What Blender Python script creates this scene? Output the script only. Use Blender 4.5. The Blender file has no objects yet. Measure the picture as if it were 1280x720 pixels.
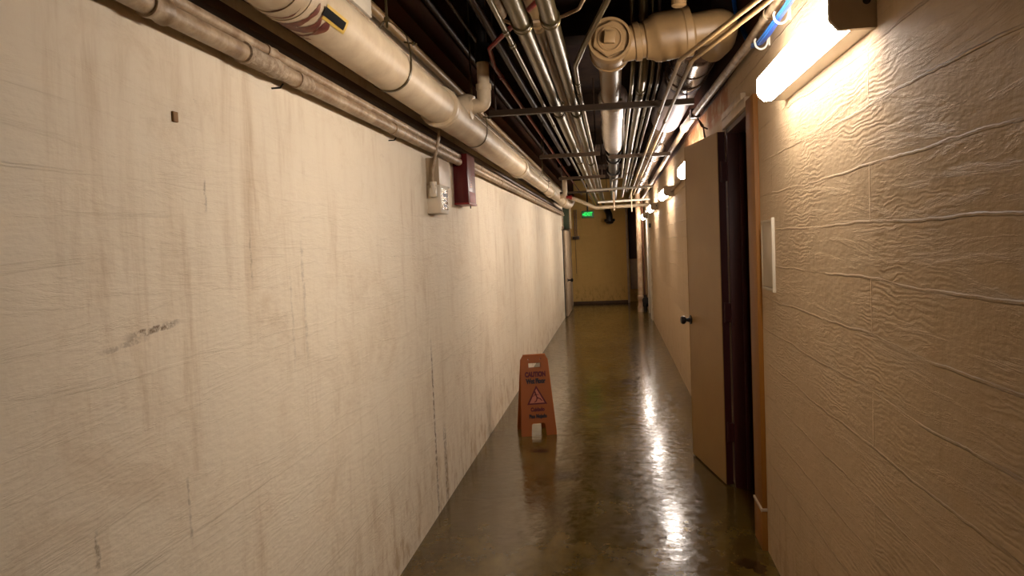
import bpy, bmesh, math, random
from mathutils import Vector, Matrix
random.seed(7)
scn = bpy.context.scene
COL = scn.collection
XL, XR, CEIL = -1.033, 0.674, 3.0      # left wall, right wall, ceiling height
END = 18.05                            # far wall

# ------------------------------------------------------------------ materials
def newmat(name):
    m = bpy.data.materials.new(name); m.use_nodes = True
    nt = m.node_tree
    return m, nt, nt.nodes['Principled BSDF']

def mat(name, col, rough=.6, metal=0, dirt=0, dirtcol=(.05,.03,.015), scale=9, bump=0, stretch=(1,1,1), coat=0, spec=.5):
    m, nt, b = newmat(name)
    b.inputs['Roughness'].default_value = rough
    b.inputs['Metallic'].default_value = metal
    b.inputs['Coat Weight'].default_value = coat
    b.inputs['Specular IOR Level'].default_value = spec
    b.inputs['Base Color'].default_value = (*col, 1)
    if dirt or bump:
        tc = nt.nodes.new('ShaderNodeTexCoord'); mp = nt.nodes.new('ShaderNodeMapping')
        mp.inputs['Scale'].default_value = stretch
        nt.links.new(tc.outputs['Object'], mp.inputs['Vector'])
        n = nt.nodes.new('ShaderNodeTexNoise'); n.inputs['Scale'].default_value = scale
        n.inputs['Detail'].default_value = 6; n.inputs['Roughness'].default_value = .65
        nt.links.new(mp.outputs['Vector'], n.inputs['Vector'])
        if dirt:
            r = nt.nodes.new('ShaderNodeValToRGB')
            r.color_ramp.elements[0].position = .38; r.color_ramp.elements[0].color = (dirt,)*3+(1,)
            r.color_ramp.elements[1].position = .62; r.color_ramp.elements[1].color = (0,0,0,1)
            nt.links.new(n.outputs['Fac'], r.inputs['Fac'])
            mx = nt.nodes.new('ShaderNodeMix'); mx.data_type = 'RGBA'
            mx.inputs['A'].default_value = (*col, 1); mx.inputs['B'].default_value = (*dirtcol, 1)
            nt.links.new(r.outputs['Color'], mx.inputs['Factor'])
            nt.links.new(mx.outputs['Result'], b.inputs['Base Color'])
        if bump:
            bp = nt.nodes.new('ShaderNodeBump'); bp.inputs['Strength'].default_value = bump
            bp.inputs['Distance'].default_value = .01
            nt.links.new(n.outputs['Fac'], bp.inputs['Height']); nt.links.new(bp.outputs['Normal'], b.inputs['Normal'])
    return m

class G:
    """tiny node-graph helper"""
    def __init__(s, nt): s.nt = nt
    def n(s, t, **k):
        o = s.nt.nodes.new(t)
        for a, v in k.items(): setattr(o, a, v)
        return o
    def put(s, sock, v):
        if isinstance(v, (int, float)): sock.default_value = v
        elif isinstance(v, tuple): sock.default_value = v if len(v) == len(sock.default_value) else (*v, 1)
        else: s.nt.links.new(v, sock)
    def math(s, op, a, b=0, c=None, clamp=False):
        o = s.n('ShaderNodeMath', operation=op); o.use_clamp = clamp
        s.put(o.inputs[0], a); s.put(o.inputs[1], b)
        if c is not None: s.put(o.inputs[2], c)
        return o.outputs[0]
    def noise(s, vec, scale, detail=5, rough=.6, dist=0, stretch=None):
        if stretch:
            mp = s.n('ShaderNodeMapping'); mp.inputs['Scale'].default_value = stretch
            s.put(mp.inputs['Vector'], vec); vec = mp.outputs[0]
        o = s.n('ShaderNodeTexNoise'); s.put(o.inputs['Vector'], vec)
        o.inputs['Scale'].default_value = scale; o.inputs['Detail'].default_value = detail
        o.inputs['Roughness'].default_value = rough; o.inputs['Distortion'].default_value = dist
        return o.outputs['Fac']
    def ramp(s, v, lo, hi, smooth=True):
        o = s.n('ShaderNodeMapRange'); o.interpolation_type = 'SMOOTHSTEP' if smooth else 'LINEAR'
        s.put(o.inputs['Value'], v); o.inputs['From Min'].default_value = lo; o.inputs['From Max'].default_value = hi
        return o.outputs[0]
    def mix(s, f, a, b):
        o = s.n('ShaderNodeMix', data_type='RGBA')
        s.put(o.inputs['Factor'], f); s.put(o.inputs['A'], a); s.put(o.inputs['B'], b)
        return o.outputs['Result']

def concrete_wall(name, col, stain, axes, board=.17, lip=.5, grain=.5, streak=.5, marks=(), grime=.6, rough=.55, patch=None, bw=1.45, ridge=.38):
    """painted board-marked concrete; axes = which coordinates run along and up the wall"""
    m, nt, b = newmat(name); g = G(nt)
    tc = g.n('ShaderNodeTexCoord'); sp = g.n('ShaderNodeSeparateXYZ'); nt.links.new(tc.outputs['Object'], sp.inputs[0])
    u, z = sp.outputs[axes[0]], sp.outputs[2]
    cb = g.n('ShaderNodeCombineXYZ'); g.put(cb.inputs[0], u); g.put(cb.inputs[1], z); P = cb.outputs[0]
    # warped board layout
    w = g.noise(P, 1.3, 3, .5, stretch=(1, 1, 1)); w2 = g.noise(P, 9, 3)
    zz = g.math('ADD', z, g.math('MULTIPLY', g.math('SUBTRACT', w, .5), .05))
    zz = g.math('ADD', zz, g.math('MULTIPLY', g.math('SUBTRACT', w2, .5), .012))
    cb2 = g.n('ShaderNodeCombineXYZ'); g.put(cb2.inputs[0], u); g.put(cb2.inputs[1], zz)
    br = g.n('ShaderNodeTexBrick'); nt.links.new(cb2.outputs[0], br.inputs['Vector'])
    br.offset = .37; br.inputs['Scale'].default_value = 1
    br.inputs['Brick Width'].default_value = bw; br.inputs['Row Height'].default_value = board
    br.inputs['Mortar Size'].default_value = .0045; br.inputs['Mortar Smooth'].default_value = .6
    br.inputs['Color1'].default_value = (0,0,0,1); br.inputs['Color2'].default_value = (1,1,1,1); br.inputs['Mortar'].default_value = (.5,.5,.5,1)
    # wood grain pressed into the paint
    cb3 = g.n('ShaderNodeCombineXYZ'); g.put(cb3.inputs[0], u); g.put(cb3.inputs[1], g.math('ADD', z, g.math('MULTIPLY', br.outputs['Color'], 3.1)))
    wv = g.n('ShaderNodeTexWave', bands_direction='Y'); mpw = g.n('ShaderNodeMapping'); mpw.inputs['Scale'].default_value = (.42, 1, 1)
    nt.links.new(cb3.outputs[0], mpw.inputs[0]); nt.links.new(mpw.outputs[0], wv.inputs['Vector'])
    wv.inputs['Scale'].default_value = 19; wv.inputs['Distortion'].default_value = 22; wv.inputs['Detail'].default_value = 4
    wv.inputs['Detail Scale'].default_value = .55; wv.inputs['Detail Roughness'].default_value = .55
    lump = g.noise(P, 5, 6, .6); fine = g.noise(P, 60, 4, .6, stretch=(.35, 1, 1))
    gm = g.ramp(g.noise(P, 1.7, 2), .42, .6)         # grain only shows in places
    jv = g.ramp(g.noise(P, 2.1, 4, .6), .38, .62)
    H = g.math('MULTIPLY', g.math('MULTIPLY', br.outputs['Fac'], lip*1.6), jv)
    H = g.math('ADD', H, g.math('MULTIPLY', br.outputs['Color'], lip*.85))
    H = g.math('ADD', H, g.math('MULTIPLY', g.math('MULTIPLY', wv.outputs['Fac'], gm), grain))
    H = g.math('ADD', H, g.math('MULTIPLY', lump, .9)); H = g.math('ADD', H, g.math('MULTIPLY', fine, .30))
    rid = g.ramp(g.noise(P, 6, 7, .72, dist=.6, stretch=(.30, 2.4, 1)), .5, .62); H = g.math('ADD', H, g.math('MULTIPLY', rid, ridge))
    bp = g.n('ShaderNodeBump'); bp.inputs['Strength'].default_value = 1; bp.inputs['Distance'].default_value = .006
    g.put(bp.inputs['Height'], H); nt.links.new(bp.outputs[0], b.inputs['Normal'])
    # colour: runs, blotches, grime along the floor
    runs = g.math('MULTIPLY', g.ramp(g.noise(P, 3, 8, .74, dist=.3, stretch=(2.1, .30, 1)), .47, .80), g.ramp(g.noise(P, 1.4, 4, .6), .25, .58))
    blot = g.ramp(g.noise(P, 2.2, 8, .78, dist=.5), .46, .74)
    fleck = g.ramp(g.noise(P, 20, 6, .8, stretch=(.3, 1.3, 1)), .62, .74)
    f = g.math('MULTIPLY', runs, streak); f = g.math('MAXIMUM', f, g.math('MULTIPLY', blot, streak*.5))
    low = g.math('SUBTRACT', 1, g.ramp(z, .0, .7)); lown = g.ramp(g.noise(P, 7, 6, .7, stretch=(1.6,.7,1)), .45, .65)
    f = g.math('MAXIMUM', f, g.math('MULTIPLY', g.math('MULTIPLY', low, lown), grime), clamp=True)
    c = g.mix(f, col, stain)
    c = g.mix(g.math('MULTIPLY', fleck, .4), c, (stain[0]*.45, stain[1]*.4, stain[2]*.35))
    for (u0, z0, du, dz, slope, amt, kind) in marks:      # single scratches and cracks of their own shape
        uu = g.math('SUBTRACT', u, u0); z1 = g.math('SUBTRACT', g.math('SUBTRACT', z, z0), g.math('MULTIPLY', uu, slope))
        wob = g.math('MULTIPLY', g.math('SUBTRACT', g.noise(P, 22, 5, .7), .5), .035)
        if kind == 'v': a = g.math('ABSOLUTE', g.math('ADD', uu, wob)); bq = g.math('ABSOLUTE', z1)
        else: a = g.math('ABSOLUTE', uu); bq = g.math('ABSOLUTE', g.math('ADD', z1, g.math('MULTIPLY', wob, .5)))
        ma = g.math('SUBTRACT', 1, g.ramp(a, du*.3, du)); mb = g.math('SUBTRACT', 1, g.ramp(bq, dz*.55, dz))
        k = g.math('MULTIPLY', g.math('MULTIPLY', ma, mb), g.ramp(g.noise(P, 40, 4, .7), .38, .6))
        c = g.mix(g.math('MULTIPLY', k, amt), c, (stain[0]*.3, stain[1]*.26, stain[2]*.2))
    if patch:                                             # bare orange mortar patch above the door
        (u0, u1, z0, z1, pc) = patch
        inu = g.math('MULTIPLY', g.ramp(u, u0, u0+.2), g.math('SUBTRACT', 1, g.ramp(u, u1-.2, u1)))
        inz = g.math('MULTIPLY', g.ramp(z, z0, z0+.05), g.math('SUBTRACT', 1, g.ramp(z, z1-.05, z1)))
        c = g.mix(g.math('MULTIPLY', g.math('MULTIPLY', inu, inz), g.ramp(g.noise(P, 6, 5), .35, .55)), c, pc)
    nt.links.new(c, b.inputs['Base Color'])
    g.put(b.inputs['Roughness'], g.math('ADD', rough, g.math('MULTIPLY', w2, .2)))
    b.inputs['Specular IOR Level'].default_value = .35
    return m

def floor_mat():
    m, nt, b = newmat('worn_polished_concrete'); g = G(nt)
    tc = g.n('ShaderNodeTexCoord'); P = tc.outputs['Object']; sp = g.n('ShaderNodeSeparateXYZ'); nt.links.new(P, sp.inputs[0])
    big = g.ramp(g.noise(P, 1.6, 6, .65, stretch=(1.4, .7, 1)), .35, .68)
    mid = g.ramp(g.noise(P, 6, 6, .7, stretch=(1, .6, 1)), .4, .72)
    spk = g.ramp(g.noise(P, 38, 4, .8), .64, .74)
    c = g.mix(big, (.078, .043, .004), (.13, .085, .020))
    c = g.mix(g.math('MULTIPLY', mid, .55), c, (.04, .018, .002))
    c = g.mix(g.math('MULTIPLY', spk, .35), c, (.03, .015, .005))
    for (x0, y0, rx, ry) in ((-.589, 5.29, .09, .07), (.247, 5.3, .05, .09), (.55, 3.42, .06, .07), (.60, 3.36, .035, .08), (-.35, 4.7, .1, .12), (.1, 7.9, .12, .2)):
        dx = g.math('DIVIDE', g.math('SUBTRACT', sp.outputs[0], x0), rx); dy = g.math('DIVIDE', g.math('SUBTRACT', sp.outputs[1], y0), ry)
        d = g.math('ADD', g.math('MULTIPLY', dx, dx), g.math('MULTIPLY', dy, dy))
        d = g.math('ADD', d, g.math('MULTIPLY', g.math('SUBTRACT', g.noise(P, 22, 4, .7), .5), 3))
        k = g.math('SUBTRACT', 1, g.ramp(d, .35, .9))
        c = g.mix(g.math('MULTIPLY', k, .75), c, (.022, .006, .003))
    nt.links.new(c, b.inputs['Base Color'])
    r1 = g.noise(P, 4, 5, .65, stretch=(1, .5, 1)); r2 = g.ramp(g.noise(P, 16, 5, .75), .38, .62)
    g.put(b.inputs['Roughness'], g.math('ADD', .02, g.math('ADD', g.math('MULTIPLY', r1, .17), g.math('MULTIPLY', r2, .12))))
    h = g.math('ADD', g.math('MULTIPLY', g.noise(P, 5, 2, .5), 1), g.math('MULTIPLY', g.noise(P, 17, 2, .5), .45))
    bp = g.n('ShaderNodeBump'); bp.inputs['Strength'].default_value = .6; bp.inputs['Distance'].default_value = .0032
    g.put(bp.inputs['Height'], h); nt.links.new(bp.outputs[0], b.inputs['Normal'])
    return m

CREAM = (.60, .47, .33)
M = {}
M['wall_l'] = concrete_wall('cream_painted_concrete', (.79, .69, .53), (.44, .28, .13), (1, 2), board=.42, lip=.06, grain=.04, bw=3.7, ridge=.13, streak=.75, grime=.75,
    marks=[(1.53, 1.345, .12, .010, .07, .9, 'h'), (1.43, 1.325, .10, .008, .07, .4, 'h'), (4.0, .45, .022, .62, 0, .95, 'v'), (4.22, .22, .05, .28, 0, .7, 'v'), (1.62, .9, .008, .10, 0, .4, 'v'), (1.3, .93, .010, .05, 0, .6, 'v'),
           (1.78, 1.66, .007, .05, 0, .5, 'v'), (2.0, 1.5, .008, .10, 0, .35, 'v'), (2.35, 1.35, .016, .25, 0, .28, 'v'), (2.25, 1.3, .012, .2, 0, .22, 'v')])
M['wall_r'] = concrete_wall('cream_board_marked_concrete', (.55, .395, .235), (.31, .19, .09), (1, 2), board=.152, lip=.95, grain=.15, bw=3.3, ridge=.20, streak=.4, grime=.5,
    patch=(4.3, 7.2, 2.2, 2.5, (.42, .17, .06)))
M['wall_f'] = concrete_wall('ochre_painted_concrete', (.72, .47, .15), (.42, .24, .06), (0, 2), board=.4, lip=.2, grain=.2, streak=.35, grime=.8)
M['wall_d'] = mat('dark_red_brown_wall_top', (.06, .018, .009), .9, dirt=.6, scale=3, bump=.6, spec=.1)  # dark red-brown tone for the top bands of both side walls
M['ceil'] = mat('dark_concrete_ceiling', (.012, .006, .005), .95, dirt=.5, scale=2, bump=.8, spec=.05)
M['floor'] = floor_mat()
M['pipe'] = mat('cream_painted_pipe', (.62, .50, .34), .45, dirt=.45, dirtcol=(.33, .2, .09), scale=7, bump=.15)
M['pipe2'] = mat('grubby_cream_pipe', (.44, .33, .21), .45, dirt=.8, dirtcol=(.2, .11, .05), scale=14, bump=.5)
M['wrap'] = mat('torn_pipe_insulation', (.50, .39, .27), .8, dirt=.8, dirtcol=(.2, .12, .06), scale=40, bump=1)
M['tan'] = mat('tan_painted_iron', (.27, .165, .07), .42, dirt=.4, dirtcol=(.2, .12, .05), scale=9, bump=.2)
M['foil'] = mat('foil_pipe_wrap', (.80, .74, .70), .3, 0.75, dirt=.3, dirtcol=(.4, .3, .22), scale=12, bump=.9)
M['emt'] = mat('galvanised_conduit', (.13, .10, .045), .32, .75, dirt=.5, dirtcol=(.09, .06, .028), scale=20)
M['emtdark'] = mat('dull_brown_pipe', (.05, .024, .012), .4, .3, dirt=.5, scale=12)
M['strut'] = mat('dark_steel_strut', (.06, .035, .018), .45, .6, dirt=.5, scale=20)
M['black'] = mat('black_rubber', (.010, .009, .009), .8, spec=.12)
M['blackiron'] = mat('black_iron', (.02, .016, .014), .38, .5)
M['red'] = mat('red_painted_steel', (.11, .004, .004), .35, dirt=.3, dirtcol=(.06, .004, .004), scale=8)
M['redpipe'] = mat('red_painted_pipe', (.26, .02, .018), .35)
M['duct'] = mat('glossy_brown_duct', (.14, .08, .05), .2, .6, dirt=.3, scale=6, bump=.1)
M['sleeve'] = mat('galvanised_reflection_sleeve', (.42, .37, .41), .42, .7, dirt=.2, dirtcol=(.4,.35,.35), scale=6)  # pale lilac puts the broad reflection along the duct into the colour
M['white'] = mat('white_enamel', (.72, .66, .56), .35)
M['beige'] = mat('beige_enamel', (.40, .30, .19), .42, dirt=.2, dirtcol=(.25, .17, .09), scale=10)
M['whitebox'] = mat('cream_plastic', (.66, .57, .44), .4)
M['chrome'] = mat('shiny_label_plate', (.75, .73, .68), .12, 1, dirt=.6, dirtcol=(.05, .04, .03), scale=30, bump=.8)
M['door'] = mat('tan_painted_door', (.33, .185, .05), .5, dirt=.35, dirtcol=(.25, .12, .03), scale=3)
M['dooredge'] = mat('dark_red_stained_wood', (.045, .004, .003), .5, dirt=.4, dirtcol=(.05, .006, .005), scale=8, stretch=(1,1,.1))
M['casing'] = mat('ochre_painted_casing', (.27, .10, .004), .6, dirt=.3, dirtcol=(.2, .08, .02), scale=8, stretch=(1,1,.2))
M['headcasing'] = mat('cream_painted_wood', (.52, .40, .27), .5, dirt=.4, dirtcol=(.3, .18, .09), scale=10)
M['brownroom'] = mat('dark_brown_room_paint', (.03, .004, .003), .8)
M['blue'] = mat('blue_cable_jacket', (.03, .16, .55), .35)
M['bluedark'] = mat('dark_blue_cable_jacket', (.03, .06, .25), .35)
M['orange'] = mat('orange_plastic', (.34, .088, .006), .5)
M['ink_red'] = mat('dark_red_ink', (.11, .005, .006), .5)
M['ink_blue'] = mat('black_ink', (.02, .01, .014), .5)
M['pink'] = mat('faded_pink_ink', (.50, .16, .10), .5)
M['yellow'] = mat('yellow_tape', (.62, .40, .06), .4)
M['rust'] = mat('rust_stain', (.10, .012, .005), .6, dirt=.6, dirtcol=(.32, .12, .04), scale=18, stretch=(1, 1, 1))
M['green'] = mat('dark_green_enamel', (.03, .05, .025), .4)
M['paper'] = mat('cream_placard', (.50, .40, .27), .6, dirt=.25, dirtcol=(.35, .25, .13), scale=12)
M['rustycol'] = mat('rust_spotted_cream_pipe', (.55, .40, .25), .5, dirt=.7, dirtcol=(.25, .09, .03), scale=6, bump=.3)
M['housing'] = mat('exit_sign_housing', (.02, .06, .03), .4)

def emis(name, col, st):
    m, nt, b = newmat(name); b.inputs['Base Color'].default_value = (.05,.05,.05,1) if col[0] == 0 else (.8,.8,.8,1)
    b.inputs['Emission Color'].default_value = (*col, 1); b.inputs['Emission Strength'].default_value = st
    return m
LIGHTC = (1.0, .895, .80)
M['lens'] = emis('glowing_acrylic_lens', LIGHTC, 15)
M['exitglow'] = emis('green_exit_letters', (.0, 1.0, .13), .30)
M['exitface'] = emis('green_exit_face', (.0, .5, .05), .02)

# ------------------------------------------------------------------ object helpers
def finish(bm, name, m, parent=None, smooth=True, loc=None):
    bmesh.ops.remove_doubles(bm, verts=bm.verts, dist=1e-6)
    bmesh.ops.recalc_face_normals(bm, faces=bm.faces)
    me = bpy.data.meshes.new(name); 
    base = Vector(loc) if loc is not None else (parent['_base_v'] if False else (BASE.get(parent.name, Vector()) if parent else Vector()))
    for v in bm.verts: v.co -= base
    bm.to_mesh(me); bm.free()
    mats = m if isinstance(m, (list, tuple)) else [m]
    for q in mats: me.materials.append(q)
    if smooth:
        for p in me.polygons: p.use_smooth = True
        me.set_sharp_from_angle(angle=math.radians(38))
    o = bpy.data.objects.new(name, me); COL.objects.link(o)
    if parent: o.parent = parent
    elif loc is not None:
        o.location = loc; BASE[o.name] = Vector(loc)
    if parent: BASE[o.name] = base
    return o
BASE = {}
def tag(o, label, cat, group=None, kind=None):
    o['label'] = label; o['category'] = cat
    if group: o['group'] = group
    if kind: o['kind'] = kind
    return o
def thing(name, label, cat, loc, group=None):
    o = bpy.data.objects.new(name, None); COL.objects.link(o); o.empty_display_size = .05
    o.location = loc; BASE[o.name] = Vector(loc)
    return tag(o, label, cat, group)
def bevelled_box(bm, lo, hi, bev=0, mi=0):
    r = bmesh.ops.create_cube(bm, size=1)
    vs = r['verts']
    for v in vs:
        v.co = Vector([(lo[i]+hi[i])/2 + v.co[i]*(hi[i]-lo[i]) for i in range(3)])
    fs = set(f for v in vs for f in v.link_faces)
    for f in fs: f.material_index = mi
    if bev:
        es = list(set(e for v in vs for e in v.link_edges))
        bmesh.ops.bevel(bm, geom=es, offset=bev, segments=2, affect='EDGES', profile=.5)
    return bm
def box(name, lo, hi, m, parent=None, bev=.002, **k):
    bm = bmesh.new(); bevelled_box(bm, lo, hi, bev)
    return finish(bm, name, m, parent, **k)
def fillet(pts, rad, seg=6):
    pts = [Vector(p) for p in pts]; out = [pts[0]]
    for i in range(1, len(pts)-1):
        a, b, c = pts[i-1], pts[i], pts[i+1]
        d1 = (a-b).normalized(); d2 = (c-b).normalized()
        ang = d1.angle(d2)
        if ang > math.pi-.02: out.append(b); continue
        t = min(rad/math.tan(ang/2), (a-b).length*.45, (c-b).length*.45)
        p1 = b+d1*t; p2 = b+d2*t
        for k in range(seg+1):
            s = k/seg; out.append((p1*(1-s)+b*s)*(1-s)+(b*(1-s)+p2*s)*s)
    out.append(pts[-1]); return out
def add_tube(bm, pts, r, seg=16, cap=True, mi=0, radii=None):
    pts = [Vector(p) for p in pts]
    t0 = (pts[1]-pts[0]).normalized()
    up = Vector((0,0,1)) if abs(t0.z) < .9 else Vector((1,0,0))
    n = t0.cross(up).normalized(); rings = []
    for i, p in enumerate(pts):
        t = (pts[min(i+1, len(pts)-1)]-pts[max(i-1, 0)]).normalized()
        n = (n-t*n.dot(t)).normalized(); b = t.cross(n)
        rr = radii[i] if radii else r
        rings.append([bm.verts.new(p+(n*math.cos(2*math.pi*k/seg)+b*math.sin(2*math.pi*k/seg))*rr) for k in range(seg)])
    for a, b in zip(rings, rings[1:]):
        for k in range(seg):
            f = bm.faces.new((a[k], a[(k+1)%seg], b[(k+1)%seg], b[k])); f.material_index = mi
    if cap:
        for rg in (rings[0], rings[-1]):
            f = bm.faces.new(rg); f.material_index = mi
    return bm
def tube(name, pts, r, m, parent=None, bend=0, seg=16, **k):
    if bend: pts = fillet(pts, bend)
    bm = bmesh.new(); add_tube(bm, pts, r, seg); return finish(bm, name, m, parent, **k)
def add_lathe(bm, a, d, prof, seg=28, mi=0):
    """prof = [(distance along d, radius), ...]"""
    a = Vector(a); d = Vector(d).normalized()
    up = Vector((0,0,1)) if abs(d.z) < .9 else Vector((1,0,0))
    n = d.cross(up).normalized(); b = d.cross(n); rings = []
    for t, r in prof:
        rings.append([bm.verts.new(a+d*t+(n*math.cos(2*math.pi*k/seg)+b*math.sin(2*math.pi*k/seg))*max(r, 1e-4)) for k in range(seg)])
    for p, q in zip(rings, rings[1:]):
        for k in range(seg):
            f = bm.faces.new((p[k], p[(k+1)%seg], q[(k+1)%seg], q[k])); f.material_index = mi
    for rg in (rings[0], rings[-1]): bm.faces.new(rg).material_index = mi
    return bm
def lathe(name, a, d, prof, m, parent=None, seg=28, **k):
    bm = bmesh.new(); add_lathe(bm, a, d, prof, seg); return finish(bm, name, m, parent, **k)
def collar(name, p, d, r, w, lip, m, parent):
    """a coupling: short sleeve with raised rings at both ends"""
    return lathe(name, Vector(p)-Vector(d).normalized()*w/2, d,
        [(0, r*1.002), (0, r+lip), (w*.18, r+lip), (w*.24, r+lip*.5), (w*.76, r+lip*.5), (w*.82, r+lip), (w, r+lip), (w, r*1.002)], m, parent)
def prism(name, outline, axis, lo, hi, m, parent=None, bev=0, **k):
    """outline of 2-d points extruded along an axis (0 x, 1 y, 2 z)"""
    bm = bmesh.new()
    def P(q, t):
        return Vector((t, q[0], q[1])) if axis == 0 else Vector((q[0], t, q[1])) if axis == 1 else Vector((q[0], q[1], t))
    A = [bm.verts.new(P(q, lo)) for q in outline]; B = [bm.verts.new(P(q, hi)) for q in outline]
    n = len(outline)
    for i in range(n): bm.faces.new((A[i], A[(i+1)%n], B[(i+1)%n], B[i]))
    bm.faces.new(A); bm.faces.new(B)
    if bev: bmesh.ops.bevel(bm, geom=list(bm.edges), offset=bev, segments=1, affect='EDGES')
    return finish(bm, name, m, parent, **k)
def struct(o, label, cat): return tag(o, label, cat, kind='structure')

# ------------------------------------------------------------------ the setting
struct(box('floor', (XL-.4, -1.6, -.12), (2.3, END+.6, 0), M['floor'], bev=0), 'worn polished olive brown concrete corridor floor', 'floor')
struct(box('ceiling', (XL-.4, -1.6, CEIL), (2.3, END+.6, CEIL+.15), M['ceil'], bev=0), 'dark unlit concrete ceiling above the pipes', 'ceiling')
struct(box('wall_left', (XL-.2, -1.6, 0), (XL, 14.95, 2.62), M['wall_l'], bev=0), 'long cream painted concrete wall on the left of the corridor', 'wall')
box_l = struct(box('trim_1', (XL-.2, -1.6, 2.62), (XL+.10, END, CEIL), M['wall_d'], bev=0), 'dark red brown band along the top of the left wall', 'beam')  # dark red-brown band above the cream part of the wall
struct(box('wall_left_end', (XL-.2, 16.75, 0), (XL, END, 2.62), M['wall_l'], bev=0), 'short cream wall stretch past the far left door', 'wall')
struct(box('trim_2', (XL-.2, 14.95, 2.1), (XL, 16.75, 2.62), M['wall_l'], bev=0), 'cream wall piece over the far left door', 'lintel')
DY0, DY1, DZ = 3.74, 4.50, 2.13        # right-hand doorway
T = .16
def wr(name, y0, y1, z0, z1, label, cat='wall'):
    return struct(box(name, (XR, y0, z0), (XR+T, y1, z1), M['wall_r'], bev=0), label, cat)
wr('wall_right', -1.6, DY0, 0, CEIL, 'cream board marked concrete wall at the right, nearest stretch before the doorway')
wr('wall_right_middle', DY1, 14.25, 0, CEIL, 'cream concrete wall on the right between the open door and the far door')
wr('wall_right_lintel', DY0, DY1, DZ, CEIL, 'rough concrete lintel over the open doorway on the right', 'lintel')
wr('wall_right_end', 15.35, END+.5, 0, CEIL, 'short cream wall at the far right behind the standing pipe')
wr('trim_3', 14.25, 15.35, 2.08, CEIL, 'cream wall piece over the far right door', 'lintel')
struct(box('wall_far', (XL-.2, END, 0), (.315, END+.2, CEIL), M['wall_f'], bev=0), 'ochre painted concrete wall closing the corridor', 'wall')
struct(box('wall_recess', (.315, END+.42, 0), (XR+.1, END+.6, CEIL), M['wall_f'], bev=0), 'shadowed back wall of the niche at the far right', 'wall')
struct(box('wall_behind', (XL-.2, -1.8, 0), (XR+T, -1.6, CEIL), M['wall_l'], bev=0), 'cream wall behind the viewer closing the corridor', 'wall')
struct(box('trim_4', (.285, END-.025, 0), (.335, END, 2.35), M['headcasing'], bev=.003), 'narrow cream edge strip at the end of the far wall', 'trim')
struct(box('baseboard_far', (XL, END-.012, 0), (.30, END, .07), mat('dark_base_paint', (.10, .05, .02), .6, dirt=.5), bev=.002), 'dark low skirting band along the foot of the far wall', 'skirting')
struct(box('trim_20', (XR-.014, 3.05, 2.385), (XR, 14.0, CEIL), M['wall_d'], bev=.003), 'dark red brown band along the top of the right wall', 'beam')  # thin dark band laid over the upper part of the right wall
# dark side room behind the open door
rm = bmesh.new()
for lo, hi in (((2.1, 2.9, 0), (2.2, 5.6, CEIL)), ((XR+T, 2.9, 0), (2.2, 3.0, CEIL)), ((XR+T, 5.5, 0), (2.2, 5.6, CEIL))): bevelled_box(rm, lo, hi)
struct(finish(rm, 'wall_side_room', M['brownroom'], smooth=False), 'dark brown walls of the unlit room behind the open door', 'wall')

# door frame of the open doorway
jb = bmesh.new()
bevelled_box(jb, (XR-.005, DY1-.035, 0), (XR+T+.01, DY1, DZ), .002)
bevelled_box(jb, (XR+.06, DY1-.055, 0), (XR+.085, DY1-.03, DZ-.03), .002)
bevelled_box(jb, (XR-.005, DY0, 0), (XR+T+.01, DY0+.03, DZ), .002)
bevelled_box(jb, (XR-.005, DY0, DZ-.035), (XR+T+.01, DY1, DZ), .002)
struct(finish(jb, 'trim_5', M['dooredge']), 'dark red brown jamb lining of the open doorway', 'door frame')
cs = box('trim_6', (XR-.022, 3.56, .205), (XR+.005, DY0+.012, DZ+.02), M['casing'], bev=.003)
struct(cs, 'ochre upright casing on the near side of the open doorway', 'door frame')
struct(box('trim_7', (XR-.026, 3.56, 0), (XR+.005, DY0+.012, .195), M['casing'], bev=.003), 'ochre plinth block at the foot of the near door casing', 'door frame')
struct(box('trim_8', (XR-.030, 3.555, .193), (XR+.004, DY0+.014, .207), M['headcasing'], bev=.002), 'thin cream line between the casing and its plinth block', 'door frame')
hd = bmesh.new()
bevelled_box(hd, (XR-.024, 3.76, DZ-.005), (XR+.005, DY1+.02, DZ+.045), .004)
bevelled_box(hd, (XR-.026, 3.86, DZ+.045), (XR+.005, DY1+.02, DZ+.085), .006)
struct(finish(hd, 'trim_9', M['headcasing']), 'cream head casing over the open doorway', 'door frame')

# open door leaf folded back along the wall
d1 = thing('door_1', 'tan painted door standing wide open against the right wall', 'door', (XR-.015, DY1+.01, 0)); d1['kind'] = 'structure'
hin = Vector((XR-.015, DY1+.01, 0)); free = Vector((.533, DY1+.01+.66, 0))
dv = (free-hin).normalized(); nv = Vector((-dv.y, dv.x, 0))      # towards the corridor
W_, TH = (free-hin).length, .04
def leafbox(bm, a0, a1, n0, n1, z0, z1, bev=.002):
    st = len(bm.verts); r = bmesh.ops.create_cube(bm, size=1); vs = r['verts']
    for v in vs:
        a = a0 if v.co.x < 0 else a1; n = n0 if v.co.y < 0 else n1; z = z0 if v.co.z < 0 else z1
        v.co = hin+dv*a+nv*n+Vector((0,0,z))
    if bev: bmesh.ops.bevel(bm, geom=list(set(e for v in vs for e in v.link_edges)), offset=bev, segments=2, affect='EDGES')
b = bmesh.new(); leafbox(b, .004, W_, .002, TH, .012, 2.11); finish(b, 'leaf', M['door'], d1)
b = bmesh.new(); leafbox(b, -.003, .0045, .0, TH-.002, .012, 2.11, .001); finish(b, 'hinge_edge', M['dooredge'], d1)
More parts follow.
